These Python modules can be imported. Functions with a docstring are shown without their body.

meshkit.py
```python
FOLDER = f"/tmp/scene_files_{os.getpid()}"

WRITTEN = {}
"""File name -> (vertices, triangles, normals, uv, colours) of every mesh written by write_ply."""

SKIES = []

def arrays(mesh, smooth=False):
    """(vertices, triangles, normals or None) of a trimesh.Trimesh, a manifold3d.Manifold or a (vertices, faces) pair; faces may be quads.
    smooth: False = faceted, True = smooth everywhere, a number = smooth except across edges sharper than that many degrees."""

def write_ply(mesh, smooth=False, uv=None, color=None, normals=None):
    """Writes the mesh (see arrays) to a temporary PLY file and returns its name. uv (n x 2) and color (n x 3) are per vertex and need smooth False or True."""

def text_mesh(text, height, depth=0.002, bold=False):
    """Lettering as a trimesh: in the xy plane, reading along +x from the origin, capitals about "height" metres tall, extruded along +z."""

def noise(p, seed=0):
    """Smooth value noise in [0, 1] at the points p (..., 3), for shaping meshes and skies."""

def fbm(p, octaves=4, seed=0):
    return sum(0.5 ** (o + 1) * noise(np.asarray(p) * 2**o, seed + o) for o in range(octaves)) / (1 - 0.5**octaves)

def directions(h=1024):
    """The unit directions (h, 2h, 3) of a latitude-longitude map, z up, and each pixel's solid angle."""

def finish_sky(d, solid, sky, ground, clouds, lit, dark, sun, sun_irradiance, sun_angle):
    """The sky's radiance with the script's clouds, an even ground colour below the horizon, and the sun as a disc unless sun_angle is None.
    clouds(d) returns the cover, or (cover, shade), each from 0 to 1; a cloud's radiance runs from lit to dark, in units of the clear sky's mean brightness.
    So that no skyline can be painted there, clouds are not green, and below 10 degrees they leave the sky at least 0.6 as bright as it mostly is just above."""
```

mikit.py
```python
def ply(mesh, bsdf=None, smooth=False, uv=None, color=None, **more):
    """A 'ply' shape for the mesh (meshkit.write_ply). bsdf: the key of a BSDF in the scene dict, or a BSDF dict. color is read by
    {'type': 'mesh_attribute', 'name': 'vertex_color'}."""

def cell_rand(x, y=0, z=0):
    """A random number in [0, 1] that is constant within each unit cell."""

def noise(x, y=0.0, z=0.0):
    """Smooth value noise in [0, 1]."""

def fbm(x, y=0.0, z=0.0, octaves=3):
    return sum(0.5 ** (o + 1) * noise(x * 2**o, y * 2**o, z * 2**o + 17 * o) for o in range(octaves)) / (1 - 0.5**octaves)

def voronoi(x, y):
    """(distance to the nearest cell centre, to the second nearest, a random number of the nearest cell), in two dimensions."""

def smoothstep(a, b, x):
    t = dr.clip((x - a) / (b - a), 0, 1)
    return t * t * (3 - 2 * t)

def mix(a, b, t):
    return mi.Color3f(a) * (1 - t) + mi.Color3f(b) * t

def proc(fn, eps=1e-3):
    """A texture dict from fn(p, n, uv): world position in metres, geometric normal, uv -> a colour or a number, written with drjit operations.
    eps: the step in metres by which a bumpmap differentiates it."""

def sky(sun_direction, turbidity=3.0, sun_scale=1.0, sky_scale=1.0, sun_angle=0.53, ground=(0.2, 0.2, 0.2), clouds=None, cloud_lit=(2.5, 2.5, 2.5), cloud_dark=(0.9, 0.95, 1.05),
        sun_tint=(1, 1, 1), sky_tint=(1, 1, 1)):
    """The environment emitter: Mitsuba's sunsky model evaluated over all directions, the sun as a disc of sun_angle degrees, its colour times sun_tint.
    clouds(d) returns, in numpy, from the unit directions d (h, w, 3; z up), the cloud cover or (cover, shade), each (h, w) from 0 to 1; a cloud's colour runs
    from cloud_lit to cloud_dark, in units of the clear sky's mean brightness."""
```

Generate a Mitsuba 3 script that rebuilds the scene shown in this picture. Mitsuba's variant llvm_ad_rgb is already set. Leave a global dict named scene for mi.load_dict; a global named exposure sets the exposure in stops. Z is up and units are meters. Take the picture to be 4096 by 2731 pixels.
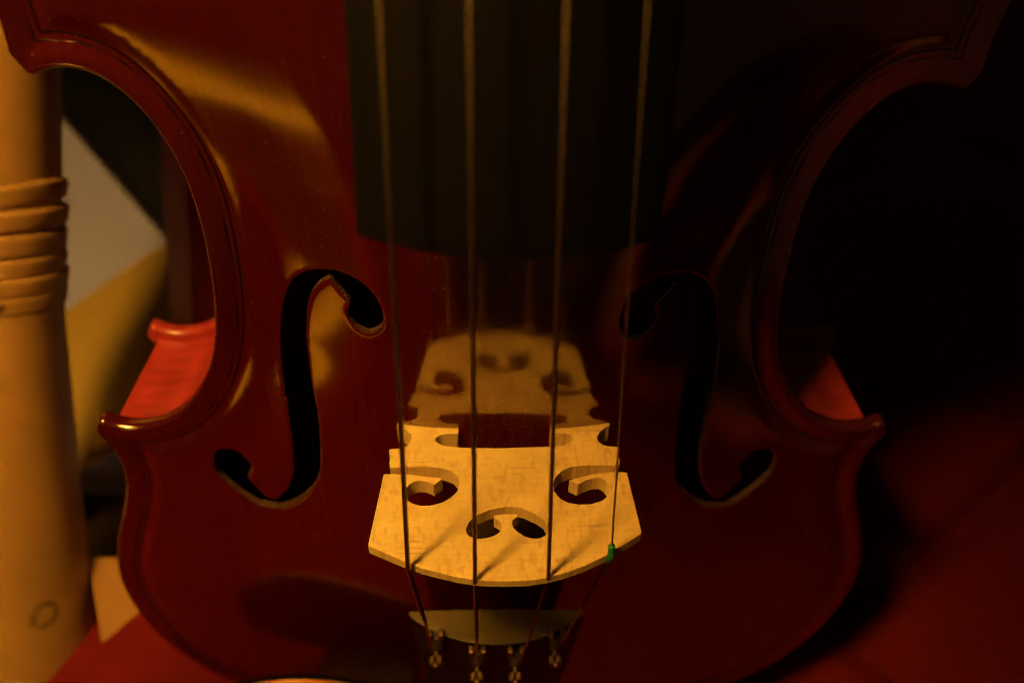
# Close-up of a violin leaning in a seat covered with red cloth, lit by one warm lamp on the left.
import math, numpy as np, trimesh, drjit as dr, mitsuba as mi, mikit, meshkit
from mikit import noise, fbm, smoothstep, mix, cell_rand
from shapely.geometry import Polygon, LineString
from shapely.ops import unary_union
from scipy.spatial import Delaunay, cKDTree
from scipy.interpolate import PchipInterpolator, splprep, splev

scene, labels = {}, {}
rng = np.random.default_rng(7)

# ---------------------------------------------------------------- the violin's frame
# Violin frame in mm: x right, y towards the scroll, z out of the top plate. It leans back LEAN degrees.
LEAN = math.radians(20.0)
SL, CL = math.sin(LEAN), math.cos(LEAN)
UP0 = 155.0


def W(v):
    """violin frame (mm) -> world (m)"""
    v = np.asarray(v, float)
    x, y, z = v[..., 0], v[..., 1], v[..., 2]
    return np.stack([x, y * SL - z * CL, y * CL + z * SL + UP0], -1) / 1000.0


def Wd(v):
    v = np.asarray(v, float)
    return np.array([v[0], v[1] * SL - v[2] * CL, v[1] * CL + v[2] * SL])


def local(p):
    """world point -> violin frame in mm, for textures"""
    x, a, b = p.x * 1000.0, p.y * 1000.0, p.z * 1000.0 - UP0
    return x, a * SL + b * CL, -a * CL + b * SL


# ---------------------------------------------------------------- camera
PITCH, YAW, ROLL, DIST, FPX = math.radians(38.91), math.radians(2.12), math.radians(2.04), 161.16, 3137.2
fw = np.array([math.sin(YAW), -math.sin(PITCH) * math.cos(YAW), -math.cos(PITCH) * math.cos(YAW)])
r0 = np.cross(fw, [0, 1.0, 0]); r0 /= np.linalg.norm(r0)
u0 = np.cross(r0, fw)
cr, cu = math.cos(ROLL) * r0 + math.sin(ROLL) * u0, -math.sin(ROLL) * r0 + math.cos(ROLL) * u0
CAM = np.array([2.24, 11.72, 0]) - fw * DIST
m = np.eye(4)
m[:3, 0], m[:3, 1], m[:3, 2], m[:3, 3] = -Wd(cr), Wd(cu), Wd(fw), W(CAM)
scene['camera'] = {'type': 'thinlens', 'fov': 2 * math.degrees(math.atan(2048 / FPX)), 'fov_axis': 'x', 'to_world': mi.ScalarTransform4f(m.tolist()),
                   'aperture_radius': 0.0014, 'focus_distance': 0.143, 'near_clip': 0.01, 'far_clip': 20.0}
exposure = 0.0

# ---------------------------------------------------------------- lamps
KEY_POS = (-151.0, 329.0, 155.0)          # violin frame, mm: left, above the frame
KEY_R, KEY_RAD = 28.0, (212.0, 99.0, 14.5)
SHADE_DIR, SHADE_DIST = np.array([-0.730, -0.519, 0.444]), 560.0
SHADE_RAD = (1.1, 0.40, 0.010)
scene['room_light'] = {'type': 'constant', 'radiance': {'type': 'rgb', 'value': [0.011, 0.006, 0.003]}}

# ---------------------------------------------------------------- helpers
def rgb(*c):
    return {'type': 'rgb', 'value': list(c)}


def add(key, mesh, bsdf, smooth=False, label=None, cat=None, group=None, kind=None, world=False, **more):
    if isinstance(mesh, trimesh.Trimesh):
        v, f = np.asarray(mesh.vertices), np.asarray(mesh.faces)
    else:
        v, f = np.asarray(mesh[0], float), np.asarray(mesh[1], int)
    tm = trimesh.Trimesh(v if world else W(v), f, process=False)
    scene[key] = mikit.ply(tm, bsdf, smooth=smooth, **more)
    note(key, label, cat, group, kind)


def note(key, label=None, cat=None, group=None, kind=None):
    d = {k: v for k, v in (('label', label), ('category', cat), ('group', group), ('kind', kind)) if v}
    if d:
        labels[key] = {**labels.get(key, {}), **d}


def cat_mesh(parts):
    return trimesh.util.concatenate([p if isinstance(p, trimesh.Trimesh) else trimesh.Trimesh(*p, process=False) for p in parts])


def tube(path, r, n=12, cap=True):
    """a round tube along the points; r a number or one per point"""
    p = np.asarray(path, float)
    r = np.broadcast_to(r, len(p))
    t = np.gradient(p, axis=0); t /= np.linalg.norm(t, axis=1, keepdims=True)
    ref = np.array([0, 0, 1.0]) if np.abs(t[:, 2]).max() < 0.9 else np.array([0.83, 0.41, 0.37])
    a = np.cross(t, ref); a /= np.linalg.norm(a, axis=1, keepdims=True)
    b = np.cross(t, a)
    ang = np.arange(n) * 2 * np.pi / n
    v = (p[:, None] + r[:, None, None] * (np.cos(ang)[None, :, None] * a[:, None] + np.sin(ang)[None, :, None] * b[:, None])).reshape(-1, 3)
    f = []
    for i in range(len(p) - 1):
        for k in range(n):
            q, w = i * n + k, i * n + (k + 1) % n
            f += [[q, w, w + n], [q, w + n, q + n]]
    if cap:
        v = np.vstack([v, p[:1], p[-1:]])
        e = (len(p) - 1) * n
        for k in range(n):
            f += [[k, len(v) - 2, (k + 1) % n], [e + k, e + (k + 1) % n, len(v) - 1]]
    tm = trimesh.Trimesh(v, f, process=False)
    return tm


def grid(P):
    """quads of an (a, b, 3) array of points"""
    a, b = P.shape[:2]
    i = np.arange(a * b).reshape(a, b)
    q = np.stack([i[:-1, :-1], i[1:, :-1], i[1:, 1:], i[:-1, 1:]], -1).reshape(-1, 4)
    return P.reshape(-1, 3), np.vstack([q[:, [0, 1, 2]], q[:, [0, 2, 3]]])


def rbox(sx, sy, sz, r=1.0, at=(0, 0, 0), n=3):
    """a box with rounded edges (hull of corner spheres)"""
    s = trimesh.creation.icosphere(subdivisions=n - 1, radius=r)
    pts = np.vstack([s.vertices + np.array([i * (sx / 2 - r), j * (sy / 2 - r), k * (sz / 2 - r)]) for i in (-1, 1) for j in (-1, 1) for k in (-1, 1)])
    h = trimesh.convex.convex_hull(pts)
    h.apply_translation(at)
    return h


def resample(pts, step, closed=True):
    p = np.asarray(pts, float)
    if closed:
        p = np.vstack([p, p[:1]])
    s = np.r_[0, np.cumsum(np.linalg.norm(np.diff(p, axis=0), axis=1))]
    n = max(int(round(s[-1] / step)), 3)
    q = np.linspace(0, s[-1], n + 1)
    if closed:
        q = q[:-1]
    return np.c_[np.interp(q, s, p[:, 0]), np.interp(q, s, p[:, 1])]


def spline(pts, step):
    """open smooth curve through the points"""
    p = np.asarray(pts, float)
    tck, _ = splprep(p.T, s=0.02 * len(p), k=3)
    q = np.array(splev(np.linspace(0, 1, 600), tck)).T
    q[0], q[-1] = p[0], p[-1]
    return resample(q, step, closed=False)


def rings_of(poly):
    return [np.array(g.exterior.coords)[:-1] for g in (poly.geoms if hasattr(poly, 'geoms') else [poly])]


def normals2(p):
    """outward unit normals of a closed counter-clockwise ring"""
    t = np.roll(p, -1, 0) - np.roll(p, 1, 0)
    t /= np.linalg.norm(t, axis=1, keepdims=True)
    return np.c_[t[:, 1], -t[:, 0]]


def ccw(p):
    return p if Polygon(p).exterior.is_ccw else p[::-1]


# ---------------------------------------------------------------- materials
def varnish_fn(p, n, uv):
    x, y, z = local(p)
    grain = noise(x * 2.3 + 0.6 * noise(x * 0.3, y * 0.02), y * 0.03, 3.0)
    cloud = fbm(x * 0.03, y * 0.02, 5.0, octaves=3)
    c = mix((0.044, 0.0013, 0.0018), (0.082, 0.0030, 0.0030), 0.45 * grain + 0.55 * cloud)
    # settled rosin dust: sparse pale specks
    sx, sy = x * 1.1, y * 1.1
    cx, cy = dr.floor(sx), dr.floor(sy)
    px, py = cell_rand(cx, cy, 1) * 0.8 + 0.1, cell_rand(cx, cy, 2) * 0.8 + 0.1
    d = dr.sqrt(dr.square(sx - cx - px) + dr.square((sy - cy - py) * 0.7))
    on = dr.select(cell_rand(cx, cy, 3) < 0.007 + 0.035 * smoothstep(60, 10, dr.sqrt(dr.square(x) + dr.square(y - 12))), 1.0, 0.0)
    c = mix(c, (0.55, 0.30, 0.16), on * smoothstep(0.13, 0.06, d) * cell_rand(cx, cy, 4) * 0.8)
    # rosin powder by the bridge, and faint hairline scratches in the varnish
    near = smoothstep(17, 3, dr.abs(x)) * smoothstep(15, 1, dr.abs(y - 3))
    powder = smoothstep(0.80, 0.97, noise(x * 4.5, y * 4.5, 21.0)) * near
    u = x * 0.94 + y * 0.34
    scr = smoothstep(0.965, 0.985, noise(u * 0.10 + 3.0 * noise(x * 0.02, y * 0.02), (y * 0.94 - x * 0.34) * 2.6, 31.0)) * smoothstep(0.5, 0.8, noise(x * 0.05, y * 0.05, 33.0))
    return mix(c, (0.60, 0.36, 0.20), 0.55 * powder + 0.10 * scr)


def rib_fn(p, n, uv):
    x, y, z = local(p)
    flame = 0.5 + 0.5 * dr.sin((x + y) * 0.55 + 2.2 * noise(x * 0.12, y * 0.12, z * 0.05))
    fib = noise(x * 0.25, y * 0.25, z * 2.2)
    return mix((0.15, 0.011, 0.012), (0.46, 0.045, 0.040), 0.22 * flame + 0.50 * fib + 0.3 * noise(x * .12, y * .12, z * .16))


def maple_fn(p, n, uv):
    x, y, z = local(p)
    h = z
    fx = x * 1.5 + 1.6 * noise(x * 0.35, h * 0.35, 9.0)
    fleck = smoothstep(0.58, 0.86, noise(fx, h * 0.62, 1.0)) * smoothstep(0.35, 0.75, noise(x * 0.22, h * 0.22, 4.0) + 0.15)
    fine = smoothstep(0.55, 0.9, noise(x * 3.2 + 1.5 * noise(x, h, 3.0), h * 1.3, 11.0))
    fib = noise(x * 0.30, h * 5.2 + 0.8 * noise(x * 0.2, h * 0.5, 5.0), 2.0) * 0.5 + noise(x * 4.6 + 0.7 * h, h * 0.8, 6.0) * 0.25 + 0.25 * fbm(x * 0.12, h * 0.12, 8.0)
    c = mix((0.555, 0.392, 0.142), (0.70, 0.52, 0.205), fib)
    ln = smoothstep(0.80, 0.93, noise(x * 0.06, h * 2.1, 7.0)) * smoothstep(0.45, 0.8, noise(x * 0.28, h * 0.2, 8.0))
    c = mix(c, (0.33, 0.18, 0.06), 0.6 * ln)
    c = mix(c, (0.46, 0.265, 0.085), 0.46 * fleck + 0.20 * fine)
    # hand wear and rosin: a little darker towards the edges of the crown
    return mix(c, (0.42, 0.24, 0.08), 0.35 * smoothstep(4.0, 0.0, 48.6 - 0.0088 * dr.square(x) - h) * noise(x * 0.6, h * 0.6, 12.0))


def spruce_fn(p, n, uv):
    x, y, z = local(p)
    k = noise(x * 5.0, y * 5.0, z * 5.0)
    return mix((0.030, 0.013, 0.005), (0.24, 0.125, 0.038), smoothstep(0.56, 0.97, k))


def ebony_fn(p, n, uv):
    x, y, z = local(p)
    g = noise(x * 2.0, y * 0.06, z * 2.0)
    return mix((0.0012, 0.0008, 0.0006), (0.0042, 0.0028, 0.0015), g)


def velvet_fn(p, n, uv):
    a = fbm(p.x * 35, p.y * 35, p.z * 35, octaves=3)
    w = noise(p.x * 900, p.y * 900, p.z * 900)
    return mix((0.085, 0.0045, 0.0055), (0.165, 0.0095, 0.0100), 0.7 * a + 0.3 * w)


def cane_fn(p, n, uv):
    fib = noise(p.x * 260, p.y * 260, p.z * 9.0)
    blot = fbm(p.x * 24, p.y * 24, p.z * 12, octaves=3)
    c = mix((0.38, 0.215, 0.068), (0.57, 0.345, 0.118), 0.35 * fib + 0.65 * blot)
    X, Y, Z = p.x * 1000.0, p.y * 1000.0, p.z * 1000.0
    wob = 1.6 * noise(X * .5, Y * .5, Z * .5)
    d1 = dr.sqrt(dr.square(X + 135.7) * .8 + dr.square(Y + 25.5) + dr.square(Z - 54.1)) + 0.6 * wob
    c = mix(c, (0.055, 0.026, 0.012), 0.62 * smoothstep(1.3, 0.3, dr.abs(d1 - 3.9)) * smoothstep(.1, .4, noise(X * .35, Y * .35, Z * .35)))   # a dark ring stain
    d2 = dr.sqrt(dr.square(X + 132.2) * .5 + dr.square(Y - 36.6) + dr.square((Z - 125.8) * 1.3)) + wob
    return mix(c, (0.02, 0.010, 0.006), 0.9 * smoothstep(3.2, 1.2, d2))                                   # and a dark knot


def wood_fn(p, n, uv):
    g = noise(p.x * 12, p.y * 30, p.z * 320)
    return mix((0.23, 0.118, 0.035), (0.29, 0.152, 0.045), g)


scene['varnish'] = {'type': 'twosided', 'bsdf': {'type': 'roughplastic', 'distribution': 'ggx', 'alpha': 0.014, 'int_ior': 3.0, 'nonlinear': False, 'specular_reflectance': rgb(1.0, 0.84, 0.66), 'diffuse_reflectance': mikit.proc(varnish_fn)}}
scene['rib_varnish'] = {'type': 'twosided', 'bsdf': {'type': 'roughplastic', 'distribution': 'ggx', 'alpha': 0.08, 'int_ior': 1.6, 'nonlinear': False, 'diffuse_reflectance': mikit.proc(rib_fn)}}
scene['purfling_black'] = {'type': 'twosided', 'bsdf': {'type': 'roughplastic', 'alpha': 0.08, 'int_ior': 1.6, 'diffuse_reflectance': rgb(0.012, 0.004, 0.003)}}
scene['maple'] = {'type': 'twosided', 'bsdf': {'type': 'principled', 'base_color': mikit.proc(maple_fn), 'roughness': 0.6, 'specular': 0.3}}
scene['raw_spruce'] = {'type': 'twosided', 'bsdf': {'type': 'principled', 'base_color': mikit.proc(spruce_fn), 'roughness': 0.45, 'specular': 0.5}}
scene['bar_varnish'] = {'type': 'twosided', 'bsdf': {'type': 'roughplastic', 'distribution': 'ggx', 'alpha': 0.2, 'diffuse_reflectance': rgb(0.46, 0.035, 0.018)}}
scene['ebony'] = {'type': 'twosided', 'bsdf': {'type': 'roughplastic', 'distribution': 'ggx', 'alpha': 0.25, 'int_ior': 1.4, 'diffuse_reflectance': mikit.proc(ebony_fn)}}
scene['worn_ebony'] = {'type': 'twosided', 'bsdf': {'type': 'roughplastic', 'distribution': 'ggx', 'alpha': 0.25, 'int_ior': 1.5, 'diffuse_reflectance': rgb(0.12, 0.082, 0.026)}}
scene['wound_metal'] = {'type': 'roughconductor', 'material': 'none', 'specular_reflectance': rgb(0.58, 0.46, 0.26), 'alpha': 0.36}
scene['silver'] = {'type': 'roughconductor', 'material': 'none', 'specular_reflectance': rgb(0.66, 0.64, 0.60), 'alpha': 0.28}
scene['silk_thread'] = {'type': 'twosided', 'bsdf': {'type': 'diffuse', 'reflectance': rgb(0.22, 0.045, 0.028)}}
scene['brass'] = {'type': 'twosided', 'bsdf': {'type': 'roughconductor', 'material': 'none', 'specular_reflectance': rgb(0.32, 0.215, 0.10), 'alpha': 0.3}}
scene['black_metal'] = {'type': 'twosided', 'bsdf': {'type': 'roughplastic', 'alpha': 0.2, 'diffuse_reflectance': rgb(0.012, 0.010, 0.008)}}
scene['green_plastic'] = {'type': 'twosided', 'bsdf': {'type': 'roughplastic', 'alpha': 0.15, 'diffuse_reflectance': rgb(0.018, 0.22, 0.022)}}
scene['red_fabric'] = {'type': 'twosided', 'bsdf': {'type': 'principled', 'base_color': mikit.proc(velvet_fn), 'roughness': 0.9, 'specular': 0.1, 'sheen': 0.4, 'sheen_tint': 0.8}}
scene['cane'] = {'type': 'twosided', 'bsdf': {'type': 'roughplastic', 'distribution': 'ggx', 'alpha': 0.22, 'diffuse_reflectance': mikit.proc(cane_fn)}}
scene['olive_cane'] = {'type': 'twosided', 'bsdf': {'type': 'principled', 'base_color': rgb(0.46, 0.33, 0.085), 'roughness': 0.6, 'specular': 0.3}}
scene['grey_paper'] = {'type': 'twosided', 'bsdf': {'type': 'diffuse', 'reflectance': rgb(0.37, 0.41, 0.92)}}
scene['black_rubber'] = {'type': 'twosided', 'bsdf': {'type': 'roughplastic', 'alpha': 0.35, 'diffuse_reflectance': rgb(0.005, 0.005, 0.004)}}
scene['dark_wood'] = {'type': 'twosided', 'bsdf': {'type': 'diffuse', 'reflectance': rgb(0.060, 0.037, 0.017)}}
scene['tan_wood'] = {'type': 'twosided', 'bsdf': {'type': 'principled', 'base_color': mikit.proc(wood_fn), 'roughness': 0.6, 'specular': 0.3}}
scene['chinrest_wood'] = {'type': 'twosided', 'bsdf': {'type': 'roughplastic', 'distribution': 'ggx', 'alpha': 0.12, 'diffuse_reflectance': rgb(0.52, 0.17, 0.035)}}
scene['lamp_metal'] = {'type': 'twosided', 'bsdf': {'type': 'roughplastic', 'alpha': 0.2, 'diffuse_reflectance': rgb(0.03, 0.03, 0.03)}}

FHOLE = [(-38.56,15.43),(-38.4,17),(-38.16,18.57),(-37.74,21.29),(-36.82,24.52),(-35.78,26.52),(-34.37,28.32),(-32.83,30.01),(-31.92,30.74),(-31.2,29.91),(-30.05,28.62),(-28.85,27.68),(-28.21,27.01),(-28.53,26.1),(-28.95,24.85),(-28.93,23.78),(-28.45,22.7),(-27.76,21.68),(-26.58,21.12),(-25.14,21.03),(-23.64,21.93),(-22.33,23.52),(-21.83,25.14),(-21.95,26.93),(-22.34,28.61),(-23.13,30.16),(-24.24,31.39),(-25.54,32.36),(-27.04,32.87),(-28.58,33.15),(-30.18,33.04),(-31.84,32.61),(-33.91,31.8),(-36.05,30.75),(-37.89,29.47),(-39.46,27.9),(-40.73,26.09),(-41.77,24),(-42.63,21.58),(-43.42,18.77),(-44.01,15.95),(-44.55,12.72),(-44.92,9.54),(-45.11,6.79),(-45.23,3.65),(-45.14,0.91),(-45.14,-0.71),(-45.7,-1.31),(-45.71,-1.72),(-45.01,-1.97),(-45.1,-4.41),(-45.12,-9.98),(-45.26,-13.67),(-45.42,-16.86),(-45.72,-19.55),(-46.21,-22.37),(-47.19,-25.44),(-48.55,-28.34),(-50.27,-30.87),(-51.58,-32.28),(-52.79,-32.96),(-54.11,-32.59),(-55.08,-31.72),(-56,-30.59),(-56.92,-29.46),(-57.69,-28.3),(-58.08,-27.37),(-57.31,-25.96),(-56.45,-24.54),(-56.7,-23.11),(-57.76,-21.4),(-59,-20.04),(-60.14,-19.79),(-61.98,-19.8),(-63.64,-20.28),(-64.88,-21.58),(-65.59,-23.59),(-65.87,-26.1),(-65.46,-28.35),(-64.19,-30.25),(-62.34,-32.15),(-60.42,-33.81),(-58.68,-35.07),(-56.6,-35.98),(-54.08,-35.93),(-51.18,-35.18),(-48.77,-33.74),(-45.63,-30.73),(-43.05,-27.5),(-41.02,-23.96),(-39.75,-20.41),(-39.16,-17.19),(-38.76,-13.81),(-38.49,-10.58),(-38.22,-6.84),(-38.19,-3.89),(-38.25,-4.83),(-38.32,-3.16),(-37.93,-2.59),(-38.03,-2.21),(-38.35,-1.49),(-38.5,1.32),(-38.63,4.04),(-38.73,7.07),(-38.75,10.08),(-38.72,12.72)]
BRIDGE = [(-21.08,-0.4),(-17.32,-0.03),(-12.96,0.39),(-8.6,0.77),(-8.56,2.15),(-10.72,2.11),(-12.25,2.44),(-13.14,3.38),(-12.77,4.4),(-11.49,5.09),(-9.89,5.45),(-8.11,5.64),(-5.28,5.77),(-0.32,5.86),(4.66,5.62),(9.67,5.39),(11.1,5.3),(12.74,4.97),(13.98,4.23),(14.49,3.29),(13.92,2.3),(12.24,1.92),(10.06,1.88),(10.02,0.68),(14,0.33),(18.46,-0.26),(22.33,-0.9),(22.05,0.56),(21.31,0.66),(20.04,1.52),(19.16,2.95),(19.46,4.27),(20.38,5.05),(21.5,5.33),(23.28,5.47),(23.35,6.07),(22.9,6.8),(22.79,7.43),(23.1,8.92),(22.71,10.07),(19.55,10.03),(16.39,10.07),(13.56,10.38),(11.57,11.34),(10.26,12.85),(9.6,14.55),(9.86,16.43),(10.78,17.87),(12.22,18.8),(14.19,19.21),(16.55,19.09),(18.47,18.41),(19.58,17.47),(20.17,16.24),(20.21,14.98),(19.66,13.71),(18.71,12.99),(17.49,13.07),(15.7,13.79),(14.42,14.64),(12.68,13.62),(15.8,12.64),(18.64,11.99),(20.41,11.69),(24.06,11.78),(24.97,25.37),(22.88,26.87),(20.07,28.7),(17.34,30.31),(14.02,32),(10.8,33.27),(7.65,34.19),(4.55,34.71),(1.48,34.86),(-1.58,34.85),(-4.63,34.62),(-7.7,34.09),(-10.79,33.25),(-13.91,32.27),(-17.09,30.95),(-20.32,29.41),(-23.62,27.77),(-22.39,12.18),(-18.2,12.27),(-15.11,12.62),(-11.16,13.17),(-12.78,14.73),(-14.01,13.97),(-15.21,13.68),(-16.22,13.8),(-17.35,14.52),(-17.88,15.56),(-17.92,16.79),(-17.6,18.01),(-16.71,18.82),(-15.02,19.42),(-13.05,19.35),(-11.09,18.75),(-9.48,17.62),(-8.35,16.19),(-7.99,14.53),(-8.27,13.05),(-9.16,11.76),(-10.74,10.9),(-12.82,10.55),(-15.24,10.46),(-18.67,10.55),(-21.24,10.68),(-21.62,9.15),(-21.37,8.04),(-21.64,7.37),(-21.95,6.69),(-21.82,6.1),(-19.39,5.78),(-18.39,5.1),(-17.8,3.48),(-17.95,2.31),(-18.66,1.46),(-19.96,0.89),(-20.79,0.89)]
HEART = [(-6.6,24.5),(-6.21,23.16),(-4.76,21.62),(-2.47,20.37),(0.18,19.74),(1.84,19.66),(3.82,20.06),(6.08,21.34),(7.5,22.63),(8.07,23.98),(8.01,25.12),(7.48,25.94),(6.49,26.43),(5.2,26.46),(3.94,26.04),(2.68,25.1),(1.9,24.15),(1.66,23.19),(1.94,22.42),(2.78,21.72),(2.95,21.4),(1.8,21.28),(0.49,21.28),(-1.49,21.55),(-1.59,22.02),(-0.52,22.8),(-0.14,23.76),(-0.38,24.9),(-1.19,25.65),(-2.48,26.28),(-4.4,26.49),(-5.84,26),(-6.49,25.25)]
# ---------------------------------------------------------------- the plates
UPPER = [(0, 186), (18, 184), (32, 180.5), (45, 175), (56, 168.5), (65, 161), (72, 152.5), (77.5, 143), (81, 133), (83, 123), (83.6, 114), (83.2, 106), (82, 98), (80.3, 90.5), (78.8, 84), (78.0, 78), (77.8, 73), (78.4, 69.0)]
CBOUT = [(76.2, 64.9), (75, 65.5), (73, 66.0), (71, 66.3), (69, 66.3), (66.8, 65.8), (64.8, 65.0), (62.8, 63.4), (61, 61.4), (59.4, 58.7), (58.2, 56), (57.2, 53), (56.5, 49.7), (56, 46.5), (55.6, 43), (55.4, 39), (55.3, 35.5), (55.4, 32), (55.7, 27.7), (56.1, 23), (56.9, 18), (58, 13), (59.3, 8.4), (60.9, 4.5), (62.7, 1), (64.8, -2.5), (67.3, -5.9), (70.2, -8.9), (73.2, -11), (76.6, -12.5), (80, -13.3), (83.3, -13.1), (86.2, -12.0), (87.9, -10.6)]
LOWER = [(90.1, -14.9), (89.2, -17), (88.3, -19.0), (87.5, -21.8), (87.2, -25), (87.5, -29.5), (88.4, -34), (89.7, -38), (91.5, -42), (94, -47.8), (96.5, -54), (98.3, -60), (99.4, -65.5), (100, -71), (100.1, -77), (99.8, -83), (99, -89), (97.6, -95), (95.5, -101.5), (92.8, -108), (89.4, -114), (85.5, -119.5), (81, -124.5), (74, -130.7), (66, -136), (56, -141), (44, -145), (30, -148), (15, -149.6), (0, -150)]
half = np.vstack([spline(UPPER, 0.6), spline(CBOUT, 0.6), spline(LOWER, 0.6)])
full = np.vstack([half, (half * [-1, 1])[::-1][1:-1]])
OUT = Polygon(full).buffer(-1.15).buffer(1.15)
OUTLINE = ccw(resample(np.array(OUT.exterior.coords)[:-1], 0.65))
NRM = normals2(OUTLINE)
for _ in range(2):
    NRM = (np.roll(NRM, 1, 0) + 2 * NRM + np.roll(NRM, -1, 0)); NRM /= np.linalg.norm(NRM, axis=1, keepdims=True)
EDGE = cKDTree(resample(OUTLINE, 0.2))
HALFW = PchipInterpolator([-150, -140, -120, -90, -76, -60, -40, -20, 0, 15, 33, 50, 65, 80, 95, 114, 135, 160, 178, 186.], [60, 72, 88, 99.5, 100, 96, 84, 72, 60, 52, 48, 53.5, 63, 73, 80, 83.6, 82, 70, 58, 50.])
LONG = PchipInterpolator([-150, -140, -120, -90, -50, -10, 30, 70, 110, 145, 170, 180, 186.], [0, .5, 3.2, 7.6, 11.6, 13.4, 13.6, 12.7, 10.4, 6.4, 2.2, .5, 0])


def arch(x, y):
    y = np.clip(y, -150, 186)
    s = np.minimum(np.abs(x) / HALFW(y), 1)
    e = 1.38 + 0.27 * np.exp(-((y - 30) / 42.0) ** 2)
    return LONG(y) * (.5 + .5 * np.cos(np.pi * np.minimum(s / 0.95, 1) ** e))


def top_z(x, y):
    """the outer face of the top plate: arching, a fluted channel along the purfling and a raised edge"""
    d = EDGE.query(np.c_[np.ravel(x), np.ravel(y)])[0].reshape(np.shape(x))
    return arch(x, y) + 0.30 * np.exp(-((d - 1.7) / 1.2) ** 2) - 0.85 * np.exp(-((d - 5.6) / 2.3) ** 2)


SIDE = [(1.0, None), (.7, -.10), (.42, -.32), (.2, -.65), (.06, -1.05), (0, -1.6), (0, -2.5), (.06, -2.9), (.22, -3.35), (.55, -3.75), (1.0, -4.0), (3.6, -4.0)]


def edge_strip(sign=1.0, z0=0.0, zf=top_z):
    rows = []
    for d, dz in SIDE:
        q = OUTLINE - NRM * d
        z = zf(q[:, 0], q[:, 1]) if dz is None else np.full(len(q), dz + 0.2)
        if dz is not None and dz <= -3.9:
            z[:] = -4.0
        rows.append(np.c_[q, z0 + sign * z])
    P = np.array(rows + []).transpose(1, 0, 2)
    P = np.concatenate([P, P[:1]], 0)
    return grid(P)


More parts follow.
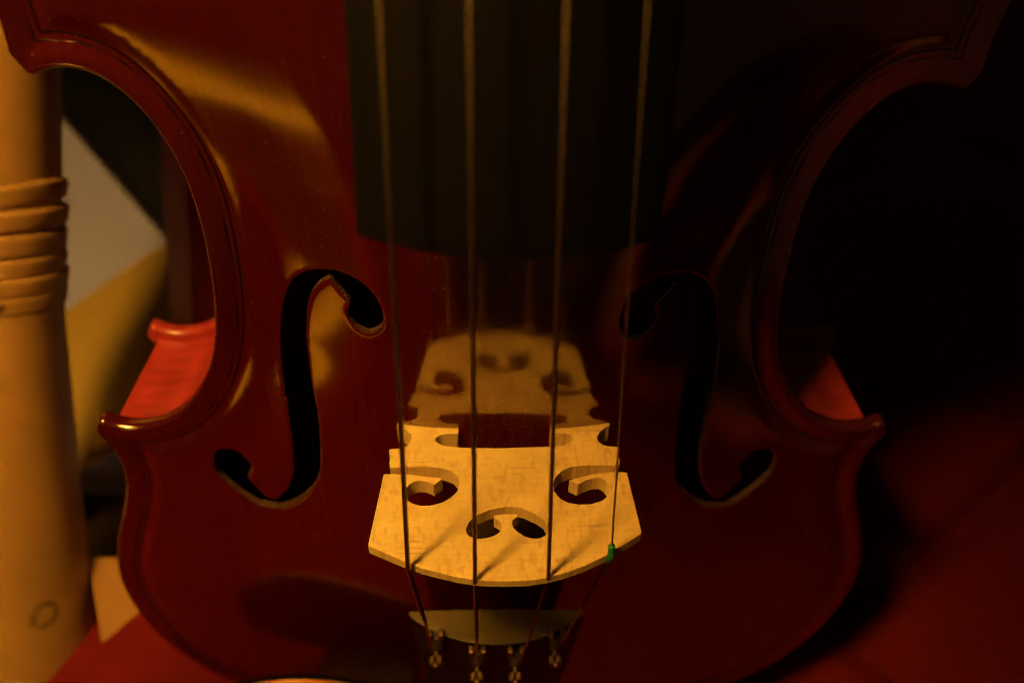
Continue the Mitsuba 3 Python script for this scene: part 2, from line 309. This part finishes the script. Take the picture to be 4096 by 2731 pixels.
def plate_face(holes, zf, sign=1.0, z0=0.0, step=1.7):
    inner = OUTLINE - NRM * 1.0
    poly = Polygon(inner).buffer(0)
    poly = max(poly.geoms, key=lambda g: g.area) if hasattr(poly, 'geoms') else poly
    pts = [inner]
    for d in (1.6, 2.2, 2.9, 3.6, 4.3, 5.0, 5.8, 6.7, 7.7, 8.8):
        for r in rings_of(OUT.buffer(-d)):
            pts.append(resample(r, 0.9))
    hp = [Polygon(h) for h in holes]
    for h in holes:
        pts.append(h)
        for d, st in ((0.28, .33), (0.6, .4), (1.1, .7)):
            for r in rings_of(Polygon(h).buffer(d)):
                pts.append(resample(r, st))
    gx, gy = np.meshgrid(np.arange(-100, 100.1, step), np.arange(-150, 186.1, step))
    g = np.c_[gx.ravel() + 0.5 * step * (np.round(gy.ravel() / step) % 2), gy.ravel()]
    from shapely import contains_xy
    g = g[contains_xy(OUT.buffer(-9.6), g[:, 0], g[:, 1])]
    for h in hp:
        g = g[~contains_xy(h.buffer(1.8), g[:, 0], g[:, 1])]
    pts.append(g)
    p = np.vstack(pts)
    f = Delaunay(p).simplices
    c = p[f].mean(1)
    ok = contains_xy(poly, c[:, 0], c[:, 1])
    for h in hp:
        ok &= ~contains_xy(h, c[:, 0], c[:, 1])
    f = f[ok]
    a = p[f]
    area = (a[:, 1, 0] - a[:, 0, 0]) * (a[:, 2, 1] - a[:, 0, 1]) - (a[:, 2, 0] - a[:, 0, 0]) * (a[:, 1, 1] - a[:, 0, 1])
    f = np.where((area < 0)[:, None], f[:, ::-1], f)[np.abs(area) > 1e-5]
    z = zf(p[:, 0], p[:, 1])
    for h in holes:   # the worn, softened lip of the sound holes
        dd = cKDTree(h).query(p)[0]
        z = z - 0.28 * np.exp(-(dd / 0.26) ** 2)
    return np.c_[p, z0 + sign * z], f


def weld(*parts):
    t = cat_mesh(parts)
    t.merge_vertices(digits_vertex=4)
    return t


def prep_hole(pts):
    p = resample(np.array(Polygon(pts).buffer(0.12).buffer(-0.24).buffer(0.12).exterior.coords)[:-1], 0.3)
    return ccw(p)


FL = prep_hole(FHOLE)
FR = ccw(FL * [-1, 1])
face = plate_face([FL, FR], top_z)
add('violin__top_plate', weld(face, edge_strip()), 'varnish', smooth=True, label='arched red-varnished front of the violin')
note('violin', 'red-brown varnished violin with pale bridge and four strings, leaning in the red cloth', 'violin')
for k, h in (('violin__sound_hole', FL), ('violin__sound_hole_001', FR)):
    z = top_z(h[:, 0], h[:, 1]) - 0.28
    n2 = normals2(h)
    rows = []
    for j, dz in enumerate((0.0, 0.15, 0.5, 0.9, 1.3, 1.7)):
        jit = (0.06 * rng.normal(size=len(h)) if 0 < j else np.zeros(len(h)))[:, None]
        rows.append(np.c_[h + n2 * (0.04 * (j > 0) + jit), z - dz])
    P = np.array(rows).transpose(1, 0, 2)
    P = np.concatenate([P, P[:1]], 0)
    add(k, grid(P), 'raw_spruce', label=('left' if h is FL else 'right') + ' f-shaped sound hole with bare wood walls')
# purfling: two fine black lines let into the edge
for k, d0, d1 in (('violin__top_plate__purfling', 4.25, 4.65), ('violin__top_plate__purfling_001', 5.35, 5.75)):
    a = resample(rings_of(OUT.buffer(-d0))[0], 0.5)
    b = resample(rings_of(OUT.buffer(-d1))[0], 0.5)
    v2, f2 = trimesh.creation.triangulate_polygon(Polygon(a, [b]), engine='earcut')
    add(k, (np.c_[v2, top_z(v2[:, 0], v2[:, 1]) + 0.035], f2), 'purfling_black', smooth=True)
# ribs
rib = ccw(resample(np.array(Polygon(full).buffer(-3.0, join_style='mitre').exterior.coords)[:-1], 0.8))
P = np.array([np.c_[rib, np.full(len(rib), z)] for z in np.linspace(-3.98, -33.6, 9)]).transpose(1, 0, 2)
P = np.concatenate([P, P[:1]], 0)
add('violin__rib', grid(P), 'rib_varnish', smooth=40, label='flamed orange-red rib wall of the body')
# back plate
bface = plate_face([], lambda x, y: top_z(x, y), sign=-1.0, z0=-37.6, step=3.0)
add('violin__back_plate', weld(bface, edge_strip(sign=-1.0, z0=-37.6)), 'rib_varnish', smooth=True)

# ---------------------------------------------------------------- fingerboard and neck
ys = np.linspace(54.6, 325, 60)
wid = np.interp(ys, [54.6, 325], [42.6, 24.0])
zed = np.interp(ys, [54.6, 325], [29.8, 7.0])
prof = []
for w, zz, y in zip(wid, zed, ys):
    xs = np.linspace(-w / 2, w / 2, 25)
    sag = np.sqrt(42.0 ** 2 - xs ** 2) - math.sqrt(42.0 ** 2 - (w / 2) ** 2)
    topc = np.c_[xs, np.full(25, y), zz + sag]
    hw = w / 2
    low = [(hw + .25, zz - .5), (hw + .3, zz - 1.2), (hw - .2, zz - 4.6), (hw - .8, zz - 5.0), (hw - 4, zz - 4.6), (hw * .4, zz - 1.2), (0, zz - .2), (-hw * .4, zz - 1.2), (-hw + 4, zz - 4.6), (-hw + .8, zz - 5.0), (-hw + .2, zz - 4.6), (-hw - .3, zz - 1.2), (-hw - .25, zz - .5)]
    prof.append(np.vstack([topc, np.array([(a, y, b) for a, b in low])]))
P = np.array(prof)
first = P[0].copy(); n_p = len(first)
P[0, :, 1] += 0.5
endface = first.copy(); ctr = first.mean(0)
endface = ctr + (endface - ctr) * [0.975, 1, 0.94]
P = np.concatenate([ctr[None, None] + 0 * P[:1], endface[None], P], 0)
P = np.concatenate([P, P[:, :1]], 1)
add('violin__fingerboard', grid(P), 'ebony', smooth=50)
# neck under the fingerboard (behind the camera)
prof = []
for y in np.linspace(183, 325, 20):
    w = np.interp(y, [54.6, 325], [42.6, 24.0]) - 1
    zz = np.interp(y, [54.6, 325], [29.8, 7.0]) - 5.1
    dep = np.interp(y, [183, 195, 215, 325], [46, 34, 17, 13])
    a = np.linspace(0, np.pi, 16)
    prof.append(np.c_[w / 2 * np.cos(a), np.full(16, y), zz - dep * np.sin(a)])
add('violin__neck', grid(np.array(prof)), 'rib_varnish', smooth=True)

# ---------------------------------------------------------------- bridge
ZB, BT = 12.65, math.radians(3.56)


def on_bridge(x, h, t=0.0):
    """x, height along the front face, t = 0 front, 1 back"""
    yf = -h * math.sin(BT)
    thick = np.interp(h, [0, 36], [4.4, 1.45])
    return np.stack([x, yf - t * thick, ZB + h * math.cos(BT)], -1)


bp = np.array(BRIDGE, float)
low = bp[:, 1] < 1.1
bp[low, 1] = np.maximum(arch(bp[low, 0], 0 * bp[low, 0]) - ZB - 0.25, bp[low, 1] - 0.6) - 0.0
bpoly = Polygon(resample(bp, 0.35), [resample(HEART, 0.3)])
if not bpoly.is_valid:
    bpoly = bpoly.buffer(0)
v2, f2 = trimesh.creation.triangulate_polygon(bpoly, engine='earcut')
parts = [(on_bridge(v2[:, 0], v2[:, 1], 0.0), f2), (on_bridge(v2[:, 0], v2[:, 1], 1.0), f2[:, ::-1])]
for ring in [bpoly.exterior] + list(bpoly.interiors):
    q = np.array(ring.coords)
    P = np.stack([on_bridge(q[:, 0], q[:, 1], t) for t in (0.0, 0.08, 0.4, 0.7, 1.0)], 1)
    wob = 0.03 * rng.normal(size=P.shape[:2])
    P[:, 1:-1, 2] += wob[:, 1:-1]
    P[-1] = P[0]
    parts.append(grid(P))
add('violin__bridge', cat_mesh(parts), 'maple', label='pale flecked maple bridge with heart and kidney cut-outs')

# ---------------------------------------------------------------- strings
# contact on the bridge, slope of x along the string, radius, start and end of the silver tail piece
STR = [((-16.31, -2.02, 44.75), 0.0133, 0.41, (-15.8, -40.2, 31.5), (-14.9, -52.2, 31.2)),
       ((-4.82, -2.16, 47.05), -0.0055, 0.37, (-4.7, -47.7, 31.5), (-4.9, -57.0, 31.6)),
       ((7.63, -2.12, 46.55), -0.0276, 0.36, (7.05, -46.3, 31.5), (5.1, -56.0, 31.6)),
       ((18.86, -1.88, 42.65), -0.0476, 0.175, (17.4, -35.8, 31.5), (14.6, -49.5, 31.0))]
names = ['thick leftmost string', 'second string from the left', 'third string from the left', 'thin rightmost string with a green sleeve']
for i, (c, dx, r, e1, e2) in enumerate(STR):
    key = 'violin__string' + ('_%03d' % i if i else '')
    c, e1, e2 = (np.array(q, float) for q in (c, e1, e2))
    c = c + [0, 0, r * 0.55]
    t = np.array([dx, 1.0, -0.105])
    u = (e1 - c) / np.linalg.norm(e1 - c)
    path = [c + t * s for s in (327, 200, 120, 80, 50, 30, 15, 6, 2)] + [c + t * 0.7 + [0, 0, .05], c, c + u * 0.8]
    add(key, tube(path, r, 14), 'wound_metal', smooth=40, label=names[i])
    add(key + '__silk', tube([c + u * .75, c + u * 2, c + (e1 - c) * .5, e1 - u, e1], [r, r * 1.1, r * 1.08, r * 1.05, r * .9], 10), 'silk_thread', smooth=40)
    add(key + '__tail_end', tube([e1 - u * .2, e1 + (e2 - e1) * .5, e2], max(r, .3) * 0.92, 10), 'silver', smooth=40)
    if i == 3:
        add(key + '__sleeve', tube([c + t * 2.7, c + t * 2.68, c + t * 1.2, c + t * .25 + [0, 0, .1], c + [0, 0, .05], c + u * .4, c + u * 1.6, c + u * 2.5, c + u * 2.52], [.42, .62, .64, .64, .64, .64, .62, .6, .4], 16), 'green_plastic', smooth=50, label='short bright green plastic sleeve')

# ---------------------------------------------------------------- tailpiece, fine tuners, chinrest
ys = np.linspace(-53.6, -160, 40)
rows = []
for y in ys:
    s = (y + 53.6) / (-106.4)
    w = 20.6 * (1 - .45 * s ** 1.2)
    zc = np.interp(s, [0, 1], [24.2, 12.0])
    xs = np.linspace(-w, w, 21)
    bulge = (7.7 - 3 * s) * (1 - (xs / w) ** 2) ** 0.9
    under = -(0.5 - .2 * s) * (1 - (xs[::-1] / w) ** 2)
    yy = y + 0.2 - 4.2 * (np.abs(xs) / w) ** 2.2 * 0 + 0 * xs
    top = np.c_[xs, yy, zc - 2.9 + bulge + .5]
    bot = np.c_[xs[::-1], yy[::-1], zc - 3.2 + under]
    rows.append(np.vstack([top, bot]))
P = np.array(rows)
P = np.concatenate([P, P[:, :1]], 1)
add('violin__tailpiece', cat_mesh([grid(P), grid(np.concatenate([P[-1:].mean(1, keepdims=True) + 0 * P[-1:], P[-1:]], 0))]), 'ebony', smooth=50, label='black tailpiece with a paler end face')
e0 = P[0]
rim = e0.mean(0) + (e0 - e0.mean(0)) * [0.97, 1, .93] + [0, .35, 0]
E3 = np.stack([e0, e0 + [0, .15, 0], rim, 0 * rim + rim.mean(0)], 0)
E3[3] = np.c_[rim[:, 0] * 0.9, rim[:, 1], np.full(len(rim), rim[:, 2].mean())]
add('violin__tailpiece__end_face', grid(E3), 'worn_ebony', smooth=30, label='dull olive crescent of the tailpiece end')
for i, (x, fork) in enumerate(((-14.2, -52.6), (-4.6, -54.6), (4.3, -54.8), (13.6, -52.4))):
    key = 'violin__fine_tuner' + ('_%03d' % i if i else '')
    zt = 24.2 - 2.4 + 7.5 * (1 - (x / 20.6) ** 2) ** .9
    b = [rbox(3.6, 5.0, 2.6, .6, (x, fork - 3.6, zt + .6)), rbox(2.0, 11, 1.0, .35, (x, fork - 9, zt + .6))]
    add(key, cat_mesh(b), 'black_metal', smooth=40)
    f = [rbox(1.35, 2.6, 2.0, .45, (x + q * 1.35, fork + .2, zt + 1.5)) for q in (-1, 1)]
    add(key + '__string_fork', cat_mesh(f), 'brass', smooth=40)
    sc = trimesh.creation.cylinder(radius=.75, height=5.4, sections=16); sc.apply_translation((x, fork - 7.2, zt + 2.4))
    ang = np.linspace(0, 2 * np.pi, 64, endpoint=False)
    kn = Polygon(np.c_[np.cos(ang), np.sin(ang)] * (1.45 + .10 * np.cos(ang * 16))[:, None])
    kd = trimesh.creation.extrude_polygon(kn, 1.7, engine='earcut'); kd.apply_translation((x, fork - 7.2, zt + 3.1))
    hd = trimesh.creation.icosphere(subdivisions=2, radius=.8); hd.apply_scale((1, 1, .6)); hd.apply_translation((x, fork - 7.2, zt + 5.0))
    add(key + '__screw', cat_mesh([sc, kd, hd]), 'brass', smooth=40)
# chinrest
a = np.linspace(0, 2 * np.pi, 73)
def dish(pairs):
    rows = []
    for s, z in pairs:
        rx = 37 * s * (1 + .06 * np.cos(2 * a))
        rows.append(np.c_[-52 + rx * np.cos(a), -120.2 + 36 * s * np.sin(a), z + 0.02 * (rx * np.cos(a)) * -.6 + 0 * a])
    return grid(np.array(rows))


foot = rbox(34, 12, 14, 2, (-42, -141, 9.5))
add('violin__chinrest', cat_mesh([dish(((0.0, 18.2), (.3, 18.4), (.6, 19.4), (.8, 20.8), (.88, 21.5))), dish(((.985, 20.6), (.96, 18.6), (.9, 17.6), (.6, 15.8), (0, 15.2))), foot]), 'ebony', smooth=50, label='dark wooden chinrest with an orange rim beside the tailpiece')
add('violin__chinrest__rim', dish(((.885, 21.55), (.9, 21.85), (.94, 22.2), (.975, 21.9), (.995, 21.4), (1.0, 20.9), (.98, 20.4))), 'chinrest_wood', smooth=50)
for k, x in (('violin__chinrest__clamp', -50), ('violin__chinrest__clamp_001', -32)):
    add(k, tube([(x, -150, 12), (x, -152.5, 4), (x, -152.5, -38), (x, -149, -41)], 1.6, 10), 'silver', smooth=40)

# ---------------------------------------------------------------- red cloth and what lies to the left (world, mm)
def addw(key, mesh, *a, **k):
    t = mesh if isinstance(mesh, trimesh.Trimesh) else trimesh.Trimesh(*mesh, process=False)
    t = t.copy(); t.apply_scale(0.001)
    add(key, t, *a, world=True, **k)


A = np.linspace(-500, 700, 260)      # along the edge of the cloth
Bq = np.r_[np.linspace(-14, 34, 38), np.linspace(36, 560, 170)]
aa, bb = np.meshgrid(A, Bq, indexing='ij')
X = -112 / 2 + aa * .7071 + bb * .7071
Y = 112 / 2 + aa * .7071 - bb * .7071
hem = 45.0 / (1 + np.exp((aa + 30) / 9.0))        # the edge is bunched up into a soft roll in front
Z = np.where(bb < 26, -40 + (40 + hem) * np.sqrt(np.clip(1 - ((26 - bb) / 40.5) ** 2, 0, 1)), hem * np.exp(-(np.abs(bb - 26) / 40.0) ** 2.6))


def fold(x0, y0, x1, y1, w, d, soft=1.0):
    dx, dy = x1 - x0, y1 - y0
    L = math.hypot(dx, dy)
    s = ((X - x0) * dx + (Y - y0) * dy) / L
    n = (-(X - x0) * dy + (Y - y0) * dx) / L
    n = n + 6 * np.sin(s * 0.03 + x0)
    return d * np.where(d < 0, np.exp(-np.abs(n) / w), np.exp(-(n / w) ** 2)) / (1 + np.exp(-(s + 20) / 14.0)) / (1 + np.exp((s - L) / 40.0))


# on the right the cloth is padded up beside the violin, in panels that meet at creases
def side_of(x0, y0, x1, y1):
    L = math.hypot(x1 - x0, y1 - y0)
    return (-(X - x0) * (y1 - y0) + (Y - y0) * (x1 - x0)) / L


pad = 25.0 / (1 + np.exp(-(X - 104) / 5.0))
n1 = side_of(116, -22, 200, 28) + 4 * np.sin((X - 116) * .035)
n2 = side_of(116, -22, 142, -44)
pad = pad - np.clip(n1, 0, 60) * 0.42 * (X > 60) / (1 + np.exp(-(X - 108) / 5.0))
pad = pad - np.clip(-n2, 0, 60) * 0.22 * (Y < -10) / (1 + np.exp(-(X - 108) / 5.0))
right = 1 / (1 + np.exp(-(X - 110) / 5.0))
crease1 = -15 * np.exp(-np.abs(n1) / 5.5) * right
crease2 = -13 * np.exp(-np.abs(n2) / 5.0) * right / (1 + np.exp((Y + 22) / 3.0))
puff = 5 * (1 - np.exp(-np.abs(n1) / 22)) * right
Z = Z + pad + crease1 + crease2 + puff + fold(160, 82, 400, 20, 9, -14) + fold(200, 170, 500, 190, 26, 14)
Pn = np.stack([X * .012, Y * .012, 0 * X], -1)
Z = Z + np.where(bb > 12, 5.0 * (meshkit.fbm(Pn, 3, seed=4) - .5) * np.clip((bb - 12) / 40, 0, 1), 0)
under = (X > -115) & (X < 100) & (Y < 60) & (Y > -60)
Z = np.where(under, np.minimum(Z, np.interp(X, [-104, -90, -60, -30], [46, 38, 10, -0.6])), Z)      # it gives way under the violin
addw('red_cloth', grid(np.stack([X, Y, Z], -1)), 'red_fabric', smooth=True, label='deep red cloth with soft folds spread under the violin', cat='cloth')

base = trimesh.creation.box(bounds=[(-900, -800, -46), (900, 900, -40)])
addw('table', base, 'dark_wood', kind='structure', label='dark table top under the cloth')

# tan pole, wrapped in strips
p0, p1 = np.array([-158.66, -29.6, 29.13]), np.array([-135.97, 89.44, 160.33])
axis = p1 - p0; LEN = np.linalg.norm(axis); axis /= LEN


def pole_frame():
    e1 = np.cross(axis, [0, 0, 1.0]); e1 /= np.linalg.norm(e1)
    return e1, np.cross(axis, e1)


E1, E2 = pole_frame()


def pole_r(s):
    return np.interp(s, [-90, -50, -30, 0, 30, 60, 90, 110, 130, 170, 250, 400], [36, 34.5, 32.6, 28.6, 24.4, 22.0, 20.2, 19.0, 18.6, 19.0, 20, 20])


S = np.linspace(-92, 330, 170)
ang = np.linspace(0, 2 * np.pi, 97)
rr = pole_r(S)[:, None] * (1 + 0.006 * np.sin(ang * 3 + S[:, None] * .02) + 0.004 * np.sin(ang * 7 + S[:, None] * .05))
P = p0 + S[:, None, None] * axis + rr[..., None] * (np.cos(ang)[None, :, None] * E1 + np.sin(ang)[None, :, None] * E2)
addw('cane_pole', grid(P[:, ::-1]), 'cane', smooth=True)
note('cane_pole', 'thick tan pole bound with wrapped strips, standing at the left edge', 'pole')
CAMW = W(CAM) * 1000


def binding(s0, width, tilt, phase, bulge, lift):
    """one flat turn of the wrapping; tilt raises it along the pole on one side"""
    cols = []
    for th in ang:
        off = tilt * math.cos(th - phase)
        col = []
        for k, q in enumerate((0, .02, .06, .15, .3, .5, .7, .85, .93, .97, .99, 1)):
            h = bulge * (1 - abs(2 * q - 1) ** 9) * (0.55 + 0.45 * q) + 0.10 * math.sin(th * 5 + s0) * q
            s = s0 + off + 1.07 * width * (q - .5)
            col.append(p0 + s * axis + (pole_r(s) + lift + h - .15) * (math.cos(th) * E1 + math.sin(th) * E2))
        cols.append(col)
    return grid(np.array(cols))


toC = CAMW - (p0 + 150 * axis)
TH = math.atan2(toC @ E2, toC @ E1)     # the side that faces the viewer
side = np.cross(axis, toC)              # towards the viewer's ... right or left
right = W(CAM + 100 * cr) * 1000 - CAMW
THR = math.atan2(right @ E2, right @ E1)
for i, (s0, wd, tl, bl, lf) in enumerate(((144.0, 5.6, 6.2, 1.5, .2), (139.6, 5.4, 3.2, 1.7, .45), (134.3, 6.2, 1.4, 1.5, .2), (128.6, 5.3, .9, 1.3, .2), (123.4, 5.4, .8, 1.5, .2), (118.6, 5.0, .7, 1.1, .1))):
    addw('cane_pole__binding' + ('_%03d' % i if i else ''), binding(s0, wd, tl, THR, bl, lf), 'cane', smooth=60)

# pale sheet with a black tube and a mustard roll on it, and a tan board in front
sheet = rbox(330, 420, 30, 1.5, (-215, 253, -26 + 10))
addw('grey_folder', sheet, 'grey_paper', label='pale grey folder lying on the table behind the pole', cat='folder')
q0, q1 = np.array([-283, 341, 9.0]), np.array([-93, 127, 9.0])
strap = tube([q0, q0 * .5 + q1 * .5, q1], 27, 40)
strap.vertices[:, 2] = 9.0 + (strap.vertices[:, 2] - 9.0) * 0.38
addw('black_strap', strap, 'black_rubber', smooth=40, label='wide black padded strap lying slantwise across the grey folder', cat='strap')
c0 = np.array([-157.0, 102.0]); dv, pv = np.array([.7071, .7071]), np.array([.7071, -.7071])
L_ = np.linspace(-230, 130, 60); tq = np.linspace(0, math.pi, 40)
rows = []
for s in L_:
    w = 38 + 1.5 * math.sin(s * .05)
    hgt = 9
    rows.append(np.c_[c0[0] + dv[0] * s + pv[0] * w * np.cos(tq), c0[1] + dv[1] * s + pv[1] * w * np.cos(tq), -1 + hgt * np.sin(tq)])
addw('mustard_roll', grid(np.array(rows)), 'olive_cane', smooth=True, label='mustard yellow rounded roll between the pole and the violin back', cat='roll')
bd = trimesh.creation.extrude_polygon(Polygon([(-133, -4.5), (-101, -7.0), (-97, -14), (-119.8, -36.5)]).buffer(-1.5).buffer(1.5), 79, engine='earcut')
bd.apply_translation((0, 0, -37))
F0, dd = np.array([-123.8, 129.8, 53.1]), np.array([-0.014, -0.745, -0.667])
sec = np.array([F0, [-110.6, 134.8, 47.4], [-124.7, 142.8, 37.6], [-137.9, 137.8, 43.3]])
hull = trimesh.convex.convex_hull(np.vstack([(sec.mean(0) + (sec - sec.mean(0)) * k) + dd * t for k, t in ((.93, -130), (1, -129), (1, 60), (.93, 61))]))
addw('red_bar', hull, 'bar_varnish', smooth=False, label='dark red square wooden bar showing behind the left waist', cat='wooden bar')
addw('tan_board', bd, 'tan_wood', smooth=30, label='plain tan board lying between pole and red cloth', cat='board')

# ---------------------------------------------------------------- the lamps themselves (out of the frame)
def lamp(key, pos, aim, r, rad, shade_r, label):
    pos, aim = W(np.array(pos)), W(np.array(aim))
    d = aim - pos; d /= np.linalg.norm(d)
    b = trimesh.creation.icosphere(subdivisions=3, radius=r / 1000)
    b.apply_translation(pos)
    scene[key + '__bulb'] = mikit.ply(b, 'lamp_metal', smooth=True, emitter={'type': 'area', 'radiance': rgb(*rad)})
    e1 = np.cross(d, [0, 0, 1.0]); e1 /= np.linalg.norm(e1); e2 = np.cross(d, e1)
    a = np.linspace(0, 2 * np.pi, 41)
    rows = [pos + d * t / 1000 + q / 1000 * (np.cos(a)[:, None] * e1 + np.sin(a)[:, None] * e2) for t, q in ((-60, 1), (-60, 14), (-40, 18), (-32, 32), (127, shade_r))]
    add(key + '__shade', grid(np.array(rows)), 'lamp_metal', smooth=40, world=True)
    note(key, label, 'lamp')


lamp('reading_lamp', KEY_POS, (-162, -157.0, -22.0), KEY_R, KEY_RAD, 96, 'black reading lamp with a warm bulb, out of the frame at upper left')
sp = np.array([-45.0, 65.0, 2.0]) + SHADE_DIR / np.linalg.norm(SHADE_DIR) * SHADE_DIST
R0 = SHADE_DIR / np.linalg.norm(SHADE_DIR)
ez = np.array([0.44, 0.25, 1.0]); ez -= (ez @ R0) * R0; ez /= np.linalg.norm(ez)
ey = np.cross(R0, ez)
gl = rbox(25, 30, 180, 8, n=4); gl.apply_translation((-2, 0, -20))
glv = sp + gl.vertices[:, :1] * ey + gl.vertices[:, 1:2] * R0 + gl.vertices[:, 2:] * ez
add('table_lamp__glass_shade', (glv, gl.faces), 'lamp_metal', smooth=40, emitter={'type': 'area', 'radiance': rgb(*SHADE_RAD)})
add('table_lamp__stem', tube([sp - ez * 108, sp - ez * 150, sp - ez * 170 + R0 * 60], 5, 16), 'lamp_metal', smooth=40)
gp = np.array([405.0, -395.0, 300.0])          # world, mm
scene['clip_lamp_bulb'] = {'type': 'spot', 'to_world': mi.ScalarTransform4f().look_at(origin=(gp / 1000).tolist(), target=[0.405, -0.395, 0.0], up=[0, 1, 0]), 'cutoff_angle': 34.0, 'beam_width': 1.0, 'intensity': rgb(0.70, 0.40, 0.08)}
aa_ = np.linspace(0, 2 * np.pi, 33)
addw('clip_lamp__shade', grid(np.array([np.c_[gp[0] + q * np.cos(aa_), gp[1] + q * np.sin(aa_), np.full(33, gp[2] + h)] for h, q in ((26, .5), (26, 12), (18, 16), (-12, 22))])), 'lamp_metal', smooth=40)
addw('clip_lamp__arm', tube([gp + [0, 0, 26], gp + [20, -30, 60], gp + [60, -160, 60], gp + [60, -160, -340]], 4, 12), 'lamp_metal', smooth=40)
note('clip_lamp', 'small dim lamp with a black shade, out of the frame at right', 'lamp')
note('table_lamp', 'small table lamp with a glowing amber glass shade, out of the frame at left', 'lamp')
